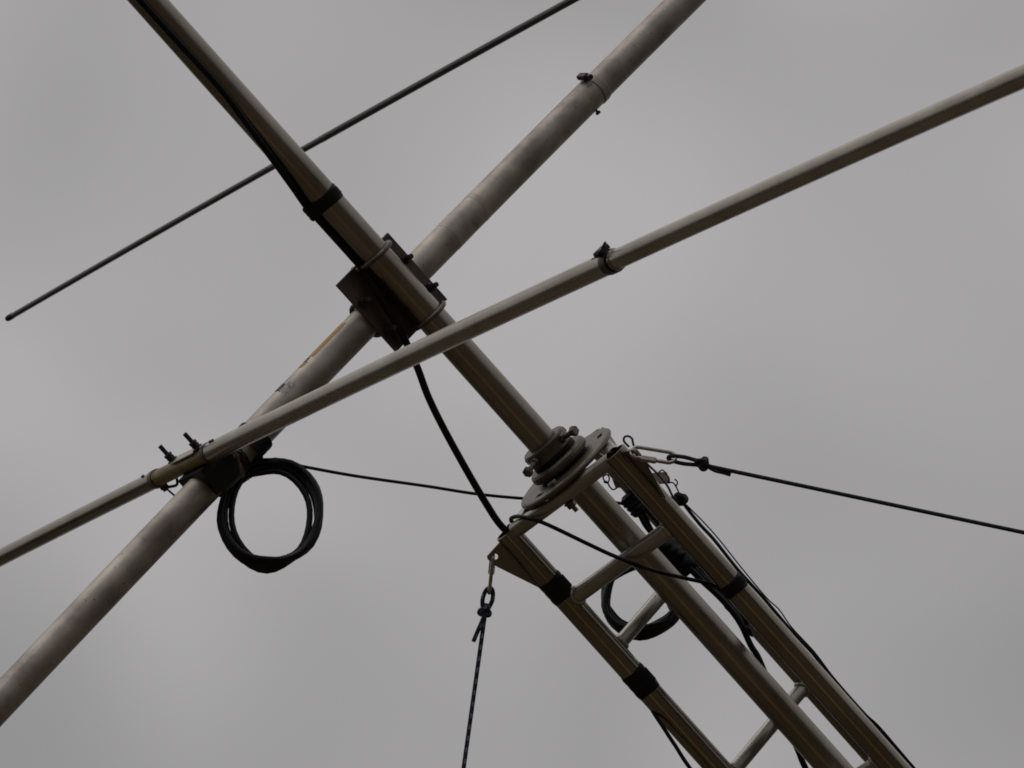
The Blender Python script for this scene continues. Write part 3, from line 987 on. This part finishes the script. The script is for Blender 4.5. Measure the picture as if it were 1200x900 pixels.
def lump(parent, name, a, b, r0, mat, seed, squash=1.0):
    """tape-wrapped bundle: uneven spindle between two points"""
    rnd = random.Random(seed)
    a, b = Vector(a), Vector(b)
    d = (b - a).normalized()
    u = d.cross(UP).normalized(); w = d.cross(u)
    n, seg = 26, 28
    vs = []
    ph = [rnd.uniform(0, 6.28) for _ in range(4)]
    for i in range(n + 1):
        s = i / n
        env = min(1, .55 + 3.2 * min(s, 1 - s))
        for k in range(seg):
            t = 2 * math.pi * k / seg
            r_ = r0 * env * (1 + .10 * math.sin(3 * t + ph[0] + s * 4) + .08 * math.sin(5 * s * 6.28 + ph[1]) + .06 * math.sin(2 * t + ph[2]) + .05 * ((s * 9 + t / 6.28) % 1.0) + .035 * math.sin(9 * t + s * 21 + ph[3]))
            vs.append(a + (b - a) * s + (u * math.cos(t) * squash + w * math.sin(t)) * r_)
    fs = [(i * seg + k, i * seg + (k + 1) % seg, (i + 1) * seg + (k + 1) % seg, (i + 1) * seg + k) for i in range(n) for k in range(seg)]
    fs += [tuple(range(seg))[::-1], tuple(range(n * seg, (n + 1) * seg))]
    return MB().add(vs, fs).build(name, mat, parent)

loom = thing('cable_loom', 'bundle of black cables taped to the back leg, trailing down behind the mast', 'cable', (83, 72, -484))
lump(loom, 'tape_wrap', (84, 74, -465), (79, 66, -502), 14.5, M_TAPE, 3)
lump(loom, 'tape_wrap', (70, 62, -532), (62, 48, -590), 17, M_TAPE, 5)
lump(loom, 'cable_clip', (62, 40, -586), (66, 46, -610), 14, M_RUBBER, 6)
MB().tube(spline([(80, 66, -479), (72, 62, -497), (67, 63, -517), (67, 65, -541), (65, 58, -565)], 8), 3.6, 12).build('cable', M_COAX, loom)
MB().tube(spline([(84, 69, -485), (80, 71, -510), (74, 72, -532), (68, 67, -560)], 8), 3.6, 12).build('cable', M_COAX, loom)
down = [(62, 42, -590), (60, 34, -604), (61, 33, -630), (64, 32, -661), (62, 27, -690), (58, 27, -719), (50, 33, -753), (47, 36, -776), (30, 41, -826), (8, 41, -885), (-5, 41, -920), (-14, 41, -943), (-41, 36, -1025), (-60, 34, -1150), (-60, 34, -1600), (-60, 34, -2600)]
MB().tube(spline(down, 8), 4.8, 12).build('cable', M_COAX, loom)
MB().tube(spline([V3(*p) + V3(7, 3, 5) for p in down[:6]] + [V3(85, 78, -750), V3(115, 95, -830), V3(115, 95, -1200), V3(115, 95, -2600)], 8), 3.2, 12).build('cable', M_COAX, loom)

# ------------------------------------------------------------------ guys: quick links and ropes
def quick_link(label, a, b, width, normal, nut_at, group):
    """long steel loop closed by a hexagonal sleeve nut"""
    a, b = Vector(a), Vector(b)
    d = (b - a); L = d.length; d.normalize()
    s = Vector(normal).cross(d).normalized()
    t = thing('quick_link', label, 'quick link', a, group)
    w = width / 2
    pts = []
    for k in range(9):
        an = math.pi / 2 + math.pi * k / 8
        pts.append(a + d * (w + w * math.cos(an)) + s * w * math.sin(an))
    for k in range(1, 6):
        pts.append(a + d * (w + (L - 2 * w) * k / 6) - s * w)
    for k in range(9):
        an = -math.pi / 2 + math.pi * k / 8
        pts.append(b - d * w + d * w * math.cos(an) + s * w * math.sin(an))
    for k in range(1, 6):
        pts.append(b - d * (w + (L - 2 * w) * k / 6) + s * w)
    MB().tube(pts, 2.9, 12, closed=True).build('rod', M_LINK, t)
    c = a + d * (L * nut_at) + s * w * (1 if nut_at else 1)
    MB().hexa(c - d * 11, d, 9.2, 23, .2).build('sleeve_nut', M_LINK, t)
    return t

def knot_path(c, d, size, sx=1.0):
    """tight trefoil-like knot"""
    c, d = Vector(c), Vector(d).normalized()
    u = d.cross(V3(.44, .88, -.16)).normalized(); w = d.cross(u)
    pts = []
    for k in range(48):
        t = 2 * math.pi * k / 48
        x = math.sin(t) + 2 * math.sin(2 * t)
        y = math.cos(t) - 2 * math.cos(2 * t)
        zz = -math.sin(3 * t)
        pts.append(c + u * x * size * .33 * sx + d * y * size * .33 + w * zz * size * .6)
    return pts

def tight_knot(c, d, size, rad):
    d = Vector(d).normalized()
    m = MB().tube(knot_path(c, d, size * .80), rad * 1.02, 10, closed=True)
    q = Quaternion(d, 1.2)
    m.tube([Vector(c) + q @ (p - Vector(c)) * .8 + d * 2 for p in knot_path(c, d, size * .72)], rad * 1.02, 10, closed=True)
    return m

def to_ground(p, q):
    """carry the straight line p -> q on until it meets the ground"""
    pw, qw = T @ (Vector(p) * .001), T @ (Vector(q) * .001)
    s = (pw.z + .05) / (pw.z - qw.z)
    return T.inverted() @ (pw + (qw - pw) * s) * 1000

def guy(label, hook, knot, start, through, tail, rad, mat, kdir, ksize=11.0, loop_w=9):
    t = thing('guy_rope', label, 'rope', start, 'guy ropes of the tower')
    hook, knot = Vector(hook), Vector(knot)
    d = (knot - hook)
    s = d.cross(V3(.44, .88, -.16)).normalized()
    lp = [knot - s * 2, knot - d * .25 - s * loop_w * .6, knot - d * .62 - s * loop_w * .8, hook - s * loop_w * .55, hook - d.normalized() * rad * 1.5, hook + s * loop_w * .55,
          knot - d * .62 + s * loop_w * .8, knot - d * .25 + s * loop_w * .55, knot + s * 2]
    MB().tube(spline(lp, 8), rad, 12).build('loop', mat, t)
    tight_knot(knot, d, ksize, rad).build('knot', mat, t)
    g = to_ground(start, through)
    n = 60
    run = [Vector(start).lerp(g, (i / n) ** 2) for i in range(n + 1)]
    run = [knot] + run[1:] if (run[0] - knot).length < 4 else [knot] + run
    MB().tube(run, rad, 12).build('rope', mat, t)
    MB().tube(spline(tail, 6), [rad] * ((len(tail) - 1) * 6) + [rad * .8], 12).build('loose_end', mat, t)
    return t

GL = 'quick links on the guy gussets'
quick_link('bright quick link hanging from the hole in the left gusset', (-147, 74, -380), (-189, 84, -417), 15, (.62, -.43, -.66), .30, GL)
quick_link('long quick link on the front leg top, pulled to the right', (16, -163, -376), (44, -198, -424), 19, (-.3, .95, .0), .42, GL)
guy('navy flecked guy rope hanging down from the left gusset', (-187, 83, -415), (-211, 90, -432), (-220, 93, -441), (-403, 97, -570),
    [(-214, 90, -434), (-222, 87, -437), (-238, 94, -445), (-254, 100, -453)], 3.3, M_ROPE, None)
guy('dark guy rope running off to the right from the front leg top', (41, -195, -420), (61, -218, -454), (65, -224, -465), (231, -495, -808),
    [(62, -219, -456), (64, -227, -472), (69, -234, -483), (73, -238, -492)], 3.0, M_ROPE2, None, 11.5, 6)

tg = thing('guy_rope', 'dark guy rope knotted behind the front leg, running close along its right edge', 'rope', (134, 50, -526), 'guy ropes of the tower')
tight_knot((134, 50, -526), (-.1, .1, -1), 11, 3.4).build('knot', M_ROPE2, tg)
MB().tube(spline([(136, 48, -524), (132, 49, -538), (128, 46, -573), (127, 43, -605), (122, 40, -662), (121, 37, -718), (120, 38, -782), (122, 39, -834), (120, 42, -882), (121, 44, -956), (124, 46, -990), (123, 45, -1070), (126, 48, -1292)], 8) + [to_ground((123, 45, -1070), (126, 48, -1292))], 2.6, 12).build('rope', M_ROPE2, tg)
MB().tube(spline([(119, 47, -512), (125, 46, -518), (134, 50, -526)], 6), 3.2, 10).build('loop', M_ROPE2, tg)
c = thing('thin_cord', 'thin black cord lying wavily along the right edge of the front leg', 'cord', (133, 47, -535))
MB().tube(spline([(133, 47, -535), (133, 42, -573), (131, 38, -610), (126, 35, -663), (123, 33, -721), (125, 32, -748), (122, 34, -782), (123, 34, -834), (121, 38, -883), (122, 41, -955), (126, 43, -990), (124, 42, -1070), (125, 46, -1231), (126, 46, -2600)], 8), 1.1, 8).build('cord', M_COAX, c)
c = thing('purple_cord', 'thin purple cord looped over the front leg top beside the long link', 'cord', (50, -101, -378))
MB().tube(spline([(50, -101, -382), (48, -105, -370), (52, -108, -366), (56, -111, -369), (57, -112, -375), (55, -110, -380), (64, -84, -396), (79, -52, -429), (94, -26, -456), (118, 22, -490), (124, 43, -511), (122, 46, -526)], 8), 1.7, 10).build('cord', M_PURPLE, c)
c = thing('tie_wire', 'thin twisted wire with a hooked end above the back guy knot', 'wire', (140, 56, -475))
MB().tube(spline([(138, 58, -475), (143, 49, -475), (141, 44, -480), (138, 41, -490), (134, 45, -494), (139, 44, -498), (140, 45, -506), (135, 45, -519), (130, 49, -532)], 8), 1.1, 8).build('wire', M_WIRE, c)
MB().tube(spline([(139, 45, -505), (141, 45, -506), (144, 42, -504), (145, 41, -500), (144, 41, -497)], 8), 1.1, 8).build('hook', M_WIRE, c)
c = thing('tie_wire', 'curled bit of dark wire on the left end of the pale tab', 'wire', (85, 89, -451))
MB().tube(spline([(86, 87, -451), (80, 89, -449), (79, 89, -442), (81, 89, -435), (80, 91, -430), (83, 91, -425), (88, 87, -426), (87, 87, -432), (81, 89, -436), (78, 92, -431)], 8), 1.2, 8).build('wire', M_WIRE, c)
